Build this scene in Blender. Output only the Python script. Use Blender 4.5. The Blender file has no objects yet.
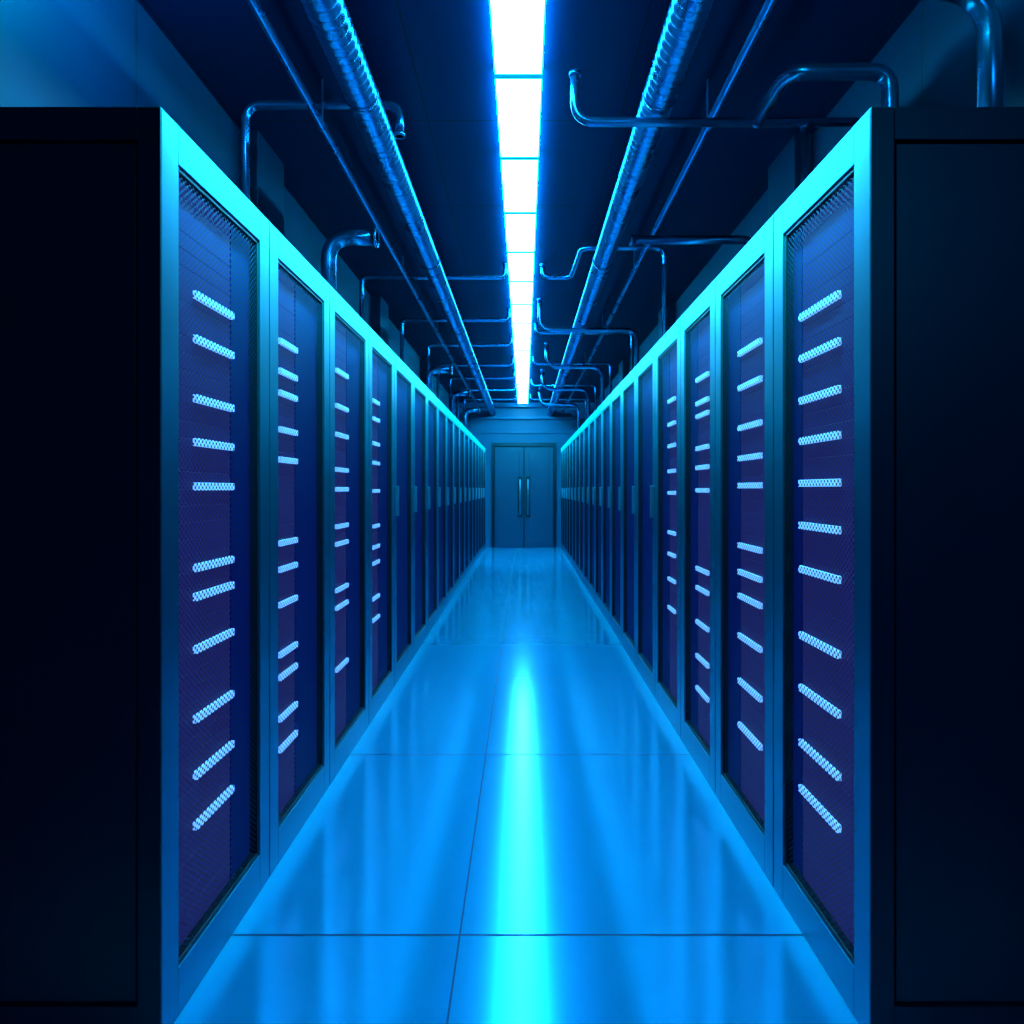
import bpy, bmesh, math, random
from mathutils import Vector
random.seed(4)
sc = bpy.context.scene
sc.view_settings.view_transform = 'Standard'
sc.view_settings.look = 'None'
COL = sc.collection

# ---------------------------------------------------------------- materials
def mat(name, base, rough=0.5, metal=0.0, emis=None, es=0.0, coat=0.0, spec=0.5, noise=0.0, nscale=3.0, crough=.03):
    m = bpy.data.materials.new(name); m.use_nodes = True
    nt = m.node_tree; b = nt.nodes['Principled BSDF']
    b.inputs['Base Color'].default_value = (*base, 1)
    b.inputs['Roughness'].default_value = rough
    b.inputs['Metallic'].default_value = metal
    b.inputs['Coat Weight'].default_value = coat
    b.inputs['Coat Roughness'].default_value = crough
    b.inputs['Specular IOR Level'].default_value = spec
    if emis:
        b.inputs['Emission Color'].default_value = (*emis, 1)
        b.inputs['Emission Strength'].default_value = es
    if noise > 0:
        tc = nt.nodes.new('ShaderNodeTexCoord'); n = nt.nodes.new('ShaderNodeTexNoise')
        n.inputs['Scale'].default_value = nscale; n.inputs['Detail'].default_value = 2
        nt.links.new(tc.outputs['Object'], n.inputs['Vector'])
        mr = nt.nodes.new('ShaderNodeMapRange')
        mr.inputs['To Min'].default_value = max(0.0, rough - noise); mr.inputs['To Max'].default_value = rough + noise
        nt.links.new(n.outputs['Fac'], mr.inputs['Value'])
        nt.links.new(mr.outputs['Result'], b.inputs['Roughness'])
    return m

M_frame = mat('rack_steel_frame', (0.002, 0.145, 0.25), 0.31, 0.88)
M_body = mat('rack_body_black', (0.002, 0.012, 0.034), 0.42, 0.1, noise=0.05, spec=.35)
M_gasket = mat('rack_gasket', (0.002, 0.003, 0.008), 0.4)
M_server = mat('server_faceplate_glow', (0.003, 0.003, 0.025), 0.5, 0.0, emis=(0.042, 0.042, 0.35), es=0.34, spec=.06)  # weak violet emission stands in for light inside the rack
M_server2 = mat('server_bay_glow', (0.003, 0.003, 0.025), 0.5, 0.0, emis=(0.003, 0.006, 0.27), es=0.30, spec=.06)  # navy glow put into the bay colour, no lamp here
M_led = mat('server_led', (0.1, 0.2, 0.4), 0.4, emis=(0.13, 0.41, 1.0), es=1.45)
M_rail = mat('server_rail_glow', (0.2, 0.5, 0.7), 0.3, 0.6, emis=(0.12, 0.22, 0.7), es=0.9)  # emission stands in for light reflected off the rail
M_pipe = mat('pipe_metal', (0.02, 0.20, 0.36), 0.24, 0.85, noise=0.04)
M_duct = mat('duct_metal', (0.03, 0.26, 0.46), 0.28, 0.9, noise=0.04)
M_duct2 = mat('duct_groove_shade', (0.001, 0.012, 0.03), 0.5, 0.3)  # grooves coloured dark to paint shade between the ribs
M_light = mat('light_diffuser', (0.5, 0.8, 1.0), 0.5, emis=(0.065, 0.57, 1.0), es=32)
M_lside = mat('added_side_glow', (0.1, 0.5, 1.0), 0.5, emis=(0.0, 0.42, 1.0), es=75.0)  # added glowing sides that imitate bloom on the ceiling
M_lframe = mat('light_frame', (0.02, 0.5, 0.7), 0.4, emis=(0.0, 0.45, 0.70), es=0.6)
M_handle = mat('door_handle_metal', (0.2, 0.42, 0.55), 0.3, 0.9)
M_door = mat('door_paint', (0.002, 0.052, 0.105), 0.38, 0.1, noise=0.03)
M_doorframe = mat('door_frame_paint', (0.001, 0.008, 0.020), 0.35, 0.3)
M_trim = mat('trim_paint', (0.002, 0.011, 0.034), 0.4, 0.2)
M_endtrim = mat('cornice_paint', (0.002, 0.11, 0.21), 0.4, 0.2)
M_joint = mat('floor_joint', (0.0, 0.05, 0.13), 0.6)

def perforated():
    m = bpy.data.materials.new('perforated_sheet'); m.use_nodes = True
    nt = m.node_tree; N = nt.nodes; L = nt.links
    b = N['Principled BSDF']; out = N['Material Output']
    b.inputs['Base Color'].default_value = (0.003, 0.003, 0.016, 1)
    b.inputs['Metallic'].default_value = 0.0; b.inputs['Roughness'].default_value = 0.45
    b.inputs['Specular IOR Level'].default_value = 0.10
    tc = N.new('ShaderNodeTexCoord'); sp = N.new('ShaderNodeSeparateXYZ'); L.new(tc.outputs['Object'], sp.inputs[0])
    def mth(op, a, c=None):
        n = N.new('ShaderNodeMath'); n.operation = op
        for i, v in enumerate((a, c)):
            if v is None: continue
            if isinstance(v, (int, float)): n.inputs[i].default_value = v
            else: L.new(v, n.inputs[i])
        return n.outputs[0]
    ky = math.pi/0.0230; kz = math.pi/0.0175
    cy = mth('MULTIPLY', sp.outputs[1], ky); cz = mth('MULTIPLY', sp.outputs[2], kz)
    s = mth('MULTIPLY', mth('COSINE', cy), mth('COSINE', cz))
    s2 = mth('MULTIPLY', mth('SINE', cy), mth('SINE', cz))
    mask = mth('GREATER_THAN', mth('MAXIMUM', mth('ABSOLUTE', s), mth('ABSOLUTE', s2)), 0.54)
    tr = N.new('ShaderNodeBsdfTransparent'); mx = N.new('ShaderNodeMixShader')
    L.new(mask, mx.inputs[0]); L.new(b.outputs[0], mx.inputs[1]); L.new(tr.outputs[0], mx.inputs[2])
    L.new(mx.outputs[0], out.inputs[0])
    return m
M_perf = perforated()

def line_material(name, base, rough, metal, joints, linecol, noise=0.0, spec=0.5, bump=.4):
    m = mat(name, base, rough, metal, noise=noise, spec=spec, nscale=1.2)
    nt = m.node_tree; N = nt.nodes; L = nt.links; b = N['Principled BSDF']
    tc = N.new('ShaderNodeNewGeometry'); sp = N.new('ShaderNodeSeparateXYZ'); L.new(tc.outputs['Position'], sp.inputs[0])
    last = None
    for ax, off, pitch, hw in joints:
        a = N.new('ShaderNodeMath'); a.operation = 'SUBTRACT'; L.new(sp.outputs[ax], a.inputs[0]); a.inputs[1].default_value = off
        p = N.new('ShaderNodeMath'); p.operation = 'PINGPONG'; L.new(a.outputs[0], p.inputs[0]); p.inputs[1].default_value = pitch/2
        l = N.new('ShaderNodeMath'); l.operation = 'LESS_THAN'; L.new(p.outputs[0], l.inputs[0]); l.inputs[1].default_value = hw
        if last is None: last = l.outputs[0]
        else:
            x = N.new('ShaderNodeMath'); x.operation = 'MAXIMUM'; L.new(last, x.inputs[0]); L.new(l.outputs[0], x.inputs[1]); last = x.outputs[0]
    mx = N.new('ShaderNodeMix'); mx.data_type = 'RGBA'
    L.new(last, mx.inputs['Factor']); mx.inputs['A'].default_value = (*base, 1); mx.inputs['B'].default_value = (*linecol, 1)
    L.new(mx.outputs['Result'], b.inputs['Base Color'])
    if bump > 0:
        bp = N.new('ShaderNodeBump'); bp.inputs['Strength'].default_value = bump; bp.inputs['Distance'].default_value = 0.003; bp.invert = True
        L.new(last, bp.inputs['Height']); L.new(bp.outputs['Normal'], b.inputs['Normal'])
    return m
M_floor = mat('floor_tiles', (0.0, 0.58, 1.0), 0.155, 0.52, noise=0.006, nscale=.6)
M_wall = line_material('wall_panels', (0.002, 0.014, 0.042), 0.5, 0.1, [(1, 2.21, 0.8, 0.006)], (0.0, 0.002, 0.005))
M_endwall = mat('end_wall_paint', (0.002, 0.105, 0.20), 0.45, 0.1, noise=.03)
M_ceil = line_material('ceiling_panels', (0.001, 0.008, 0.042), 0.6, 0.0, [(1, 0.4, 1.2, 0.006), (0, -0.5, 1.0, 0.004)], (0.001, 0.003, 0.008), spec=.12)

# ---------------------------------------------------------------- mesh helper
class MB:
    def __init__(s, mats): s.bm = bmesh.new(); s.mats = mats
    def box(s, x0, x1, y0, y1, z0, z1, m):
        bm = s.bm
        x0, x1 = min(x0, x1), max(x0, x1)
        v = [bm.verts.new(p) for p in ((x0,y0,z0),(x1,y0,z0),(x1,y1,z0),(x0,y1,z0),(x0,y0,z1),(x1,y0,z1),(x1,y1,z1),(x0,y1,z1))]
        for f in ((0,3,2,1),(4,5,6,7),(0,1,5,4),(1,2,6,5),(2,3,7,6),(3,0,4,7)):
            fc = bm.faces.new([v[i] for i in f]); fc.material_index = s.mats.index(m)
    def quad(s, pts, m):
        fc = s.bm.faces.new([s.bm.verts.new(p) for p in pts]); fc.material_index = s.mats.index(m)
    def tube(s, pts, r, m, seg=16, cap=True, radii=None, alt=None):
        bm = s.bm; pts = [Vector(p) for p in pts]; rings = []; n = len(pts)
        up = None
        for i, p in enumerate(pts):
            t = (pts[min(i+1, n-1)] - pts[max(i-1, 0)]).normalized()
            if up is None:
                up = Vector((0, 0, 1)) if abs(t.z) < 0.9 else Vector((0, 1, 0))
            a = t.cross(up).normalized(); bb = a.cross(t).normalized(); up = bb
            rr = radii[i] if radii else r
            rings.append([bm.verts.new(p + (a*math.cos(2*math.pi*k/seg) + bb*math.sin(2*math.pi*k/seg))*rr) for k in range(seg)])
        mi = s.mats.index(m)
        for i in range(n-1):
            for k in range(seg):
                f = bm.faces.new((rings[i][k], rings[i][(k+1)%seg], rings[i+1][(k+1)%seg], rings[i+1][k]))
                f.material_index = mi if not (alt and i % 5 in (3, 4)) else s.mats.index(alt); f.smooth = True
        if cap:
            for rg in (rings[0], rings[-1]):
                f = bm.faces.new(rg); f.material_index = mi
    def done(s, name, loc=(0,0,0), bevel=0.0, parent=None):
        bmesh.ops.recalc_face_normals(s.bm, faces=s.bm.faces)
        me = bpy.data.meshes.new(name); s.bm.to_mesh(me); s.bm.free()
        for m in s.mats: me.materials.append(m)
        o = bpy.data.objects.new(name, me); o.location = loc; COL.objects.link(o)
        if parent: o.parent = parent
        if bevel:
            b = o.modifiers.new('bevel', 'BEVEL'); b.width = bevel; b.segments = 2; b.limit_method = 'ANGLE'
        return o

# ---------------------------------------------------------------- room
XL, XR, ZC, YB, YE = -1.52, 1.56, 3.22, -3.0, 17.2
def slab(name, a, m):
    b = MB([m]); b.box(*a, m); return b.done(name)
# tiled floor with real joint strips
b = MB([M_floor, M_joint])
b.box(XL-.1, XR+.1, YB-.1, YE+.1, -0.1, 0, M_floor)
def strip(x0, x1, y0, y1, z=.0008):
    b.quad([(x0, y0, z), (x1, y0, z), (x1, y1, z), (x0, y1, z)], M_joint)
for xj in (-.187, 1.333): strip(xj-.0028, xj+.0028, YB, YE, .0009)
yj = 2.238 - 3*1.52
while yj < YE:
    strip(XL, XR, yj-.004, yj+.004); yj += 1.52
b.done('floor')
slab('ceiling', (XL-.1, XR+.1, YB-.1, YE+.1, ZC, ZC+0.1), M_ceil)
slab('wall_left', (XL-.1, XL, YB-.1, YE+.1, 0, ZC), M_wall)
slab('wall_right', (XR, XR+.1, YB-.1, YE+.1, 0, ZC), M_wall)
slab('wall_back', (XL, XR, YB-.1, YB, 0, ZC), M_wall)
slab('wall_end', (XL, XR, YE, YE+.1, 0, ZC), M_endwall)
b = MB([M_endtrim]); b.box(XL, XR, YE-.10, YE, 2.86, 2.92, M_endtrim); b.box(XL, XR, YE-.16, YE, 3.12, 3.22, M_endtrim)
b.box(XL, XR, YE-.04, YE, 2.55, 2.58, M_endtrim); b.done('trim_1', bevel=.005)
for i, (x0, x1, y0) in enumerate(((XL, XL+.10, 4.1), (XL, XL+.10, 7.6), (XL, XL+.10, 11.2), (XR-.10, XR, 4.15), (XR-.10, XR, 7.9), (XR-.10, XR, 11.4))):
    b = MB([M_trim]); b.box(x0, x1, y0, y0+.45, 2.21, ZC, M_trim); b.done('trim_%d' % (i+2), bevel=.006)

# double door in end wall
b = MB([M_door, M_doorframe, M_handle, M_gasket])
dh = 2.33
yd = YE-.03
for x0, x1 in ((-.650, -.014), (.014, .650)):
    b.box(x0, x1, yd-.02, YE-.001, .01, dh-.09, M_door)
    b.box(x0+.09, x1-.09, yd-.028, yd-.02, .14, dh-.2, M_door)
b.box(-.72, -.655, yd-.05, YE-.001, 0, dh, M_doorframe); b.box(.655, .72, yd-.05, YE-.001, 0, dh, M_doorframe)
b.box(-.655, .655, yd-.05, YE-.001, dh-.08, dh, M_doorframe)
b.box(-.014, .014, yd-.005, YE-.001, 0, dh-.06, M_gasket)
for x in (-.09, .09):
    b.tube([(x, yd-.10, .72), (x, yd-.10, 1.52)], .024, M_handle)
    b.box(x-.05, x+.05, yd-.032, yd-.02, .66, 1.58, M_gasket)
    for z in (.80, 1.44):
        b.tube([(x, yd-.10, z), (x, yd-.02, z)], .014, M_handle, seg=8)
b.done('door_1', bevel=.004)

# ---------------------------------------------------------------- racks
RH = 2.196
MATS = [M_frame, M_body, M_gasket, M_perf, M_server, M_server2, M_led, M_rail, M_handle]
def rack(s, F, y0, y1, leds, led_span, first=False, D=0.62, handle=False):
    b = MB(MATS); w = y1 - y0 - 0.008
    B = lambda u0, u1, a, c, z0, z1, m: b.box(s*u0, s*u1, a, c, z0, z1, m)
    st, tr, br = 0.088, 0.096, 0.12
    t = .022
    if first:
        B(0.0005, 0.055, -.006, -.0005, 0, RH, M_body)
        B(0.033, 0.055, .0, .03, 0, RH, M_body); B(D-.055, D, -.006, .03, 0, RH, M_body)
        B(.055, D-.055, -.006, .03, RH-.077, RH, M_body); B(.055, D-.055, -.006, .03, 0, .087, M_body)
        B(.062, D-.062, .000, .03, .094, RH-.084, M_body)
        B(.05, D-.05, .016, .03, .08, RH-.07, M_gasket)
    else:
        B(.033, D, 0, t, 0, RH, M_body)
    B(.033, D, w-t, w, 0, RH, M_body)
    B(.033, D, t, w-t, RH-.03, RH, M_body)
    B(.033, D, t, w-t, 0, .05, M_body)
    B(D-.02, D, t, w-t, .05, RH-.03, M_body)
    B(0, .032, 0, st, 0, RH, M_frame); B(0, .032, w-st, w, 0, RH, M_frame)
    B(0, .032, st, w-st, RH-tr, RH, M_frame); B(0, .032, st, w-st, 0, br, M_frame)
    g = .012
    B(.005, .030, st, st+g, br, RH-tr, M_gasket); B(.005, .030, w-st-g, w-st, br, RH-tr, M_gasket)
    B(.005, .030, st+g, w-st-g, RH-tr-g, RH-tr, M_gasket); B(.005, .030, st+g, w-st-g, br, br+g, M_gasket)
    u = s*.010
    b.quad([(u, st+g, br+g), (u, w-st-g, br+g), (u, w-st-g, RH-tr-g), (u, st+g, RH-tr-g)], M_perf)
    ub = .022; fac = (F+ub)/F
    off = .028
    a, c = led_span[0]*fac-y0+off, led_span[1]*fac-y0+(off if s > 0 else .005)
    c = min(c, w-st-.03)
    za, zb = br-.02, RH-.035
    z = za
    while z < zb-.03:
        h = random.choice((.0445, .0445, .089))
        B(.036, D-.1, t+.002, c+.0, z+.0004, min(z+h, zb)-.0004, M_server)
        z += h
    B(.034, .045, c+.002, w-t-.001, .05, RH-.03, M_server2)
    B(.024, .034, st+.024, st+.034, br+.08, RH-.42, M_rail)
    for h in leds:
        zz = 1.3+h*fac*1.01
        B(ub, .0355, a, c, zz-.012, zz+.009, M_led)
    if handle:
        hy = st*.5
        B(-.022, 0, hy-.012, hy+.012, 1.12, 1.32, M_handle)
    B(.034, D-.021, t, w-t, 0.0, .03, M_gasket)
    return b.done('server_rack', loc=(s*F, y0, 0), bevel=.0018)

L_y = [1.805, 2.573, 3.369, 4.22, 5.05]
while L_y[-1] < 16.9: L_y.append(L_y[-1]+.85)
R_y = [1.805, 2.508, 3.27, 3.99, 4.77]
while R_y[-1] < 16.8: R_y.append(R_y[-1]+.81)
L_led = [
 ([.504,.39,.236,.123,.008,-.203,-.278,-.414,-.594,-.74,-.87], (1.975, 2.254)),
 ([.517,.413,.337,.21,.104,-.188,-.28,-.403,-.577,-.656,-.80,-.907], (2.667, 2.89)),
 ([.54,.38,.25,.09,.0,-.17,-.25,-.46,-.54,-.82], (3.48, 3.73)),
 ([.50,.40,.26,.15,-.01,-.21,-.33,-.42,-.62,-.74], (4.32, 4.54)),
]
R_led = [
 ([.503,.382,.259,.141,.018,-.105,-.233,-.426,-.58,-.741,-.875], (1.97, 2.25)),
 ([.51,.38,.23,.116,.014,-.21,-.31,-.40,-.55,-.72,-.885], (2.63, 2.90)),
 ([.51,.40,.34,.19,.10,-.005,-.37,-.46,-.62,-.78,-.93], (3.39, 3.62)),
 ([.49,.36,.24,.1,-.02,-.24,-.36,-.5,-.66], (4.14, 4.33)),
]
for s, F, ys, leds in ((-1, .851, L_y, L_led), (1, .813, R_y, R_led)):
    for i in range(len(ys)-1):
        if i < 4: hs, span = leds[i]
        else: hs, span = [], ((ys[i]+.12)*.975, (ys[i]+.14)*.965)
        rack(s, F, ys[i], ys[i+1], hs, span, first=(i == 0), handle=(i >= 4))

# ---------------------------------------------------------------- ceiling light strip
b = MB([M_light, M_lside, M_lframe])
Zl = 3.18; hw = .104; pl = .866; cx = -.025
y = 768*1.88/413 - 2*pl
while y < 16.6:
    y1 = min(y+pl, 16.9)
    b.box(cx-hw, cx+hw, y+.020, y1-.020, Zl, Zl+.02, M_light)
    b.box(cx-hw-.004, cx-hw, y+.020, y1-.020, Zl+.002, ZC, M_lside)
    b.box(cx+hw, cx+hw+.004, y+.020, y1-.020, Zl+.002, ZC, M_lside)
    b.box(cx-hw-.004, cx+hw+.004, y-.020, y+.020, Zl-.004, ZC, M_lframe)
    y += pl
b.box(cx-hw-.004, cx+hw+.004, y-.020, y+.020, Zl-.004, ZC, M_lframe)
b.done('ceiling_light_strip')

# ---------------------------------------------------------------- ducts and pipes
def fillet(pts, r, n=7):
    pts = [Vector(p) for p in pts]; out = [pts[0]]
    for i in range(1, len(pts)-1):
        a, p, c = pts[i-1], pts[i], pts[i+1]
        d1 = (a-p); d2 = (c-p); rr = min(r, d1.length*.48, d2.length*.48)
        q0 = p + d1.normalized()*rr; q1 = p + d2.normalized()*rr
        for k in range(n+1):
            t = k/n; out.append(q0*(1-t)**2 + p*2*t*(1-t) + q1*t*t)
    out.append(pts[-1]); return out

def corrugated(x, z, r, name):
    b = MB([M_duct, M_pipe, M_duct2]); pts = []; rad = []; y = -2.9; p = .055
    while y < YE-.06:
        for dy, dr in ((0, 0), (.15, .012), (.40, .016), (.65, .012), (.78, 0)):
            pts.append((x, y+dy*p, z)); rad.append(r-.016+dr)
        y += p
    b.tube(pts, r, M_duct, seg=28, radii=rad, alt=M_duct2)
    y = -1.5
    while y < 17:
        b.tube([(x, y-.012, z), (x, y+.012, z)], r+.003, M_pipe, seg=28)
        b.box(x-.004, x+.004, y-.008, y+.008, z+r-.002, ZC, M_pipe)
        y += 2.4
    return b.done(name)
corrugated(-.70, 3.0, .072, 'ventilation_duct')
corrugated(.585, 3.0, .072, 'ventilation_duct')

def conduit(x, z, r):
    b = MB([M_duct])
    b.tube([(x, -2.99, z), (x, YE-.01, z)], r, M_duct, seg=14)
    y = -1.2
    while y < 17:
        b.box(x-.003, x+.003, y-.006, y+.006, z, ZC, M_duct)
        b.tube([(x, y-.01, z), (x, y+.01, z)], r+.004, M_duct, seg=14)
        y += 2.4
    b.done('conduit')
conduit(-.945, 3.0, .018); conduit(.86, 3.0, .018)

def pipe(paths, name='pipe', seg=16, flanges=True):
    b = MB([M_pipe])
    for pts, r, fr in paths:
        q = fillet(pts, fr); b.tube(q, r, M_pipe, seg=seg)
        if flanges:
            for e, nx in ((0, 1), (-1, -2)):
                P, Q = q[e], q[nx]; d = (Q-P).normalized()
                b.tube([P, P+d*.02], r*1.3, M_pipe, seg=seg)
    return b.done(name)
T = RH + .001
pipe([([(-1.32, 3.64, T), (-1.32, 3.64, 3.12), (-.59, 3.64, 3.12), (-.59, 3.64, 2.97)], .020, .08)])
for yy, x0 in ((6.53, -1.38), (8.18, -1.30), (9.6, -1.2), (11.15, -1.25), (12.45, -1.2), (13.96, -1.2), (15.4, -1.2)):
    pipe([([(x0, yy, T), (x0, yy, 3.10), (-.16, yy, 3.10), (-.16, yy, ZC)], .020, .05)])
for yy, z in ((4.4, 2.74), (9.0, 2.70), (12.0, 2.80), (14.6, 2.8)):
    pipe([([(-1.12, yy, T), (-1.12, yy, z), (-.84, yy, z)], .044, .16)], seg=20)
pipe([([(.222, 3.35, 3.12), (.222, 3.35, 2.9), (1.555, 3.35, 2.9)], .020, .09),
      ([(1.227, 3.35, 2.89), (1.227, 3.35, T)], .018, .1),
      ([(1.02, 3.36, 2.915), (1.03, 3.0, 2.93), (1.43, 3.0, 2.93), (1.43, 3.0, T)], .032, .08)])
pipe([([(1.05, 2.4, ZC), (1.14, 2.4, 2.90), (1.456, 2.4, 2.84), (1.456, 2.4, T)], .036, .13)], seg=20)
pipe([([(.16, 6.53, ZC), (.16, 6.53, 3.10), (.40, 6.53, 3.10), (.43, 5.73, 3.10), (1.05, 5.73, 3.10), (1.05, 5.73, T)], .020, .08)])
pipe([([(.676, 4.9, 2.89), (1.474, 4.9, 2.89), (1.474, 4.9, T)], .028, .1)])
pipe([([(.16, 7.73, ZC), (.16, 7.73, 2.9), (1.137, 7.73, 2.9), (1.137, 7.73, T)], .024, .12)])
for yy in (10.07, 12.3, 14.5):
    pipe([([(.3, yy, ZC), (.3, yy, 2.9), (1.03, yy, 2.9), (1.03, yy, T)], .028, .16)])
for yy in (8.9, 11.1, 13.4, 15.5):
    pipe([([(.14, yy, ZC), (.14, yy, 3.11), (1.25, yy, 3.11), (1.25, yy, T)], .018, .06)])

# ---------------------------------------------------------------- lights
def area(name, loc, d, sx, sy, power, col, spread=180):
    l = bpy.data.lights.new(name, 'AREA'); l.shape = 'RECTANGLE'; l.size = sx; l.size_y = sy
    l.energy = power; l.color = col; l.spread = math.radians(spread)
    o = bpy.data.objects.new(name, l); o.location = loc
    o.rotation_euler = Vector(d).to_track_quat('-Z', 'Y').to_euler(); COL.objects.link(o)
area('added_rack_fill', (-.67, 9.40, 2.47), (-.5, 0, -.87), 15.1, .03, 900, (0.0, .88, .95), 56)  # added light without fixture, brightens the left rack tops
area('added_rack_fill', (.63, 9.40, 2.47), (.5, 0, -.87), 15.1, .03, 900, (0.0, .88, .95), 56)  # same added light for the right rack tops
area('added_wall_fill', (-.95, 2.40, 3.10), (-1, 0, -.2), .5, .05, 34, (0.0, .48, 1.0))  # added light, no fixture, makes the blue glow on the left wall
area('added_wall_fill', (1.0, 2.15, 3.05), (1, .2, -.3), .5, .05, 6, (0.0, .65, 1.0))  # small added light for the right wall and pipe, no fixture
area('added_door_fill', (0, 12.6, 3.06), (0, .75, -.66), 1.2, .06, 85, (0.0, .55, 1.0), 130)  # added light, back to camera, brightens end wall and far floor
area('added_front_fill', (1.2, -.8, 2.7), (.1, 1.4, -1.0), .6, .4, 20, (0.0, .42, 1.0))  # added fill behind the camera, tints the rack end panels navy

w = bpy.data.worlds.new('world'); sc.world = w; w.use_nodes = True
w.node_tree.nodes['Background'].inputs[0].default_value = (0, .02, .06, 1)
w.node_tree.nodes['Background'].inputs[1].default_value = .1

# ---------------------------------------------------------------- camera
cam = bpy.data.cameras.new('camera'); co = bpy.data.objects.new('camera', cam); COL.objects.link(co)
co.location = (0, 0, 1.3); co.rotation_euler = (math.pi/2, 0, 0)
cam.sensor_width = 36; cam.lens = 27; cam.shift_x = -12/1024; cam.shift_y = -23/1024
cam.clip_start = .05
sc.camera = co
